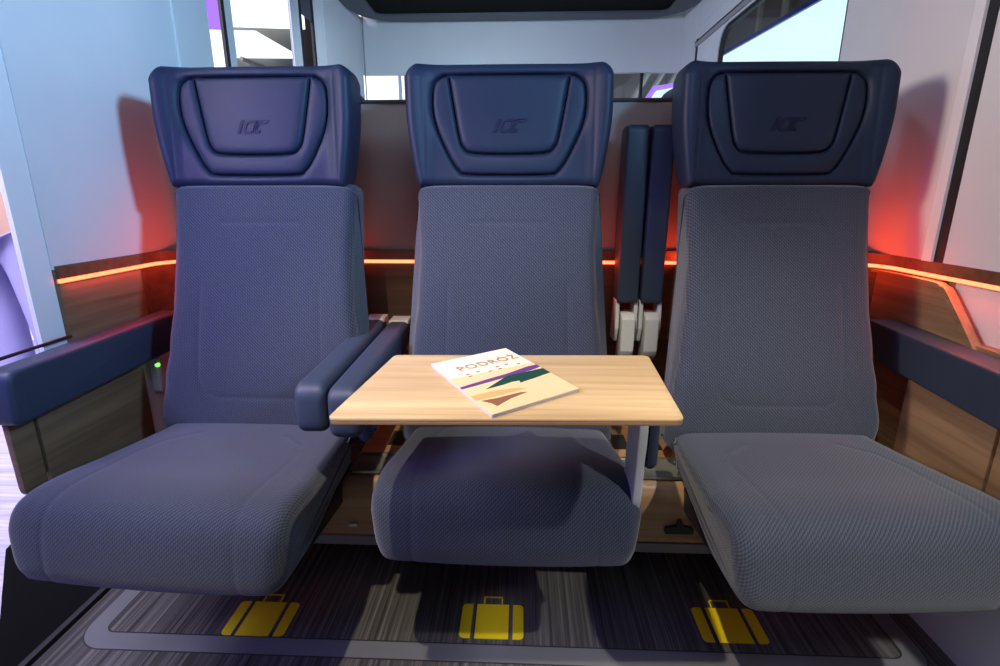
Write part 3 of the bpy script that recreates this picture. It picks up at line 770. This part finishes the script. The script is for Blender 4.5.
rad = [(.15, .11), (.09, .09), (.06, .065), (.042, .045), (.04, .03), (.09, .09), (.06, .065), (.042, .045), (.04, .03), (.14, .10), (.15, .10), (.055, .06), (.08, .095), (.065, .08), (.055, .055), (.042, .042), (.03, .03), (.055, .055), (.042, .042), (.03, .03)]
body = skin_mesh('body', V, E_, rad, M['skin'], pr)
jv = [(0, 0, .97), (.09, 0, .87), (.11, .01, .50), (.12, .04, .10), (-.09, 0, .87), (-.12, .01, .50), (-.13, .04, .10)]
skin_mesh('jeans', jv, [(0, 1), (1, 2), (2, 3), (0, 4), (4, 5), (5, 6)], [(.175, .135), (.11, .11), (.083, .085), (.07, .075), (.11, .11), (.083, .085), (.07, .075)], M['jeans'], pr)
sv = [(0, 0, .93), (0, 0, 1.15), (0, 0, 1.39), (.18, 0, 1.41), (.215, -.07, 1.0), (-.18, 0, 1.41), (-.215, -.07, 1.0)]
skin_mesh('shirt', sv, [(0, 1), (1, 2), (2, 3), (3, 4), (2, 5), (5, 6)], [(.19, .14), (.17, .13), (.165, .12), (.075, .075), (.06, .06), (.075, .075), (.06, .06)], M['shirt'], pr)
bm = bmesh.new(); bmesh.ops.create_uvsphere(bm, u_segments=20, v_segments=14, radius=.1, matrix=Matrix.Translation((0, .02, 1.73)) @ Matrix.Diagonal((.9, 1.1, .9, 1)))
bmesh.ops.delete(bm, geom=[v for v in bm.verts if v.co.z < 1.66 or (v.co.y < -.05 and v.co.z < 1.76)], context='VERTS')
from_bm('hair', bm, M['hair'], pr)

# ---------------------------------------------------------------- camera
cam_d = bpy.data.cameras.new('camera'); cam = bpy.data.objects.new('camera', cam_d); col.objects.link(cam)
cam_d.sensor_width = 36; cam_d.lens = 36*513/1000; cam_d.clip_start = .02
cam.location = (0, 0, 1.0); cam.rotation_euler = (R(75), 0, R(2.3)); scn.camera = cam

# ---------------------------------------------------------------- lights
def area(name, loc, target, size, power, c, sy=None, spread=180):
    d = bpy.data.lights.new(name, 'AREA'); d.energy = power; d.color = c; d.size = size
    if sy: d.shape = 'RECTANGLE'; d.size_y = sy
    d.spread = R(spread)
    o = bpy.data.objects.new(name, d); col.objects.link(o); o.location = loc
    o.rotation_euler = (Vector(target)-Vector(loc)).to_track_quat('-Z', 'Y').to_euler(); return o
def spot(name, loc, target, power, c, ang=60, rad=.03, blend=.3):
    d = bpy.data.lights.new(name, 'SPOT'); d.energy = power; d.color = c; d.spot_size = R(ang); d.spot_blend = blend; d.shadow_soft_size = rad
    o = bpy.data.objects.new(name, d); col.objects.link(o); o.location = loc
    o.rotation_euler = (Vector(target)-Vector(loc)).to_track_quat('-Z', 'Y').to_euler(); return o
spot('ceiling_spot', (-.35, -.06, 2.3), (-.02, .70, .6), 125, (1, .88, .70), 50, .015, .6)
spot('right_reading_spot', (.95, -.25, 2.2), (.70, .75, .45), 120, (1, .97, .96), 44, .03, .8)  # added spot, set to brighten the right seat cushion
area('right_wall_lamp', (.86, .12, 1.62), (-1, 1.35, 1.5), .16, 9.0, (.30, .60, 1.0), .16, 80)
area('left_opening_light', (-1.35, .30, 1.52), (.95, 1.25, 1.2), .3, 6.5, (1, .84, .74), .3, 90)
area('violet_left_light', (-1.3, -.1, 1.5), (-.62, 1.1, .9), .4, 4.2, (.26, .18, 1.0), .4, 70)
area('hall_fill_light', (-1.9, .5, 2.6), (-2.1, 2.0, .6), .8, 60, (.80, .76, 1.0), .8, 120)  # added fill that brightens the person and the hall floor outside
area('rear_bay_light', (-.2, 2.4, 1.98), (0, 2.9, 1.2), .8, 14, (.60, .78, 1.0), .5)
area('front_room_light', (.1, -.5, 2.3), (0, 1.2, .8), .8, 6.5, (.55, .70, 1.0), .8)
for x, tx, e in ((-.80, -1.0, .35), (-.50, -.36, .12), (-.12, -.3, .12), (.10, .3, .35), (.44, .3, .25), (.80, .96, .5)):
    area('light_strip_glow', (x, 1.405, .83), (tx, 1.44, .98), .12, e, (1, .06, .02), .02)

for x, tx, y in ((-.988, -.90, 1.22), (.946, .86, 1.12)):
    d = bpy.data.lights.new('light_strip_side', 'AREA'); d.energy = .45; d.color = (1, .06, .025); d.shape = 'RECTANGLE'; d.size = .006; d.size_y = .30
    o = bpy.data.objects.new('light_strip_side', d); col.objects.link(o); o.location = (x, y, .8205); o.rotation_euler = (0, R(52 if x > 0 else -52), 0)

w = bpy.data.worlds.new('hall'); scn.world = w; w.use_nodes = True
bg = w.node_tree.nodes['Background']; bg.inputs[0].default_value = (.45, .42, .6, 1); bg.inputs[1].default_value = .10
vs = scn.view_settings; vs.view_transform = 'Standard'; vs.look = 'None'; vs.exposure = 0; vs.gamma = 1; vs.use_curve_mapping = False
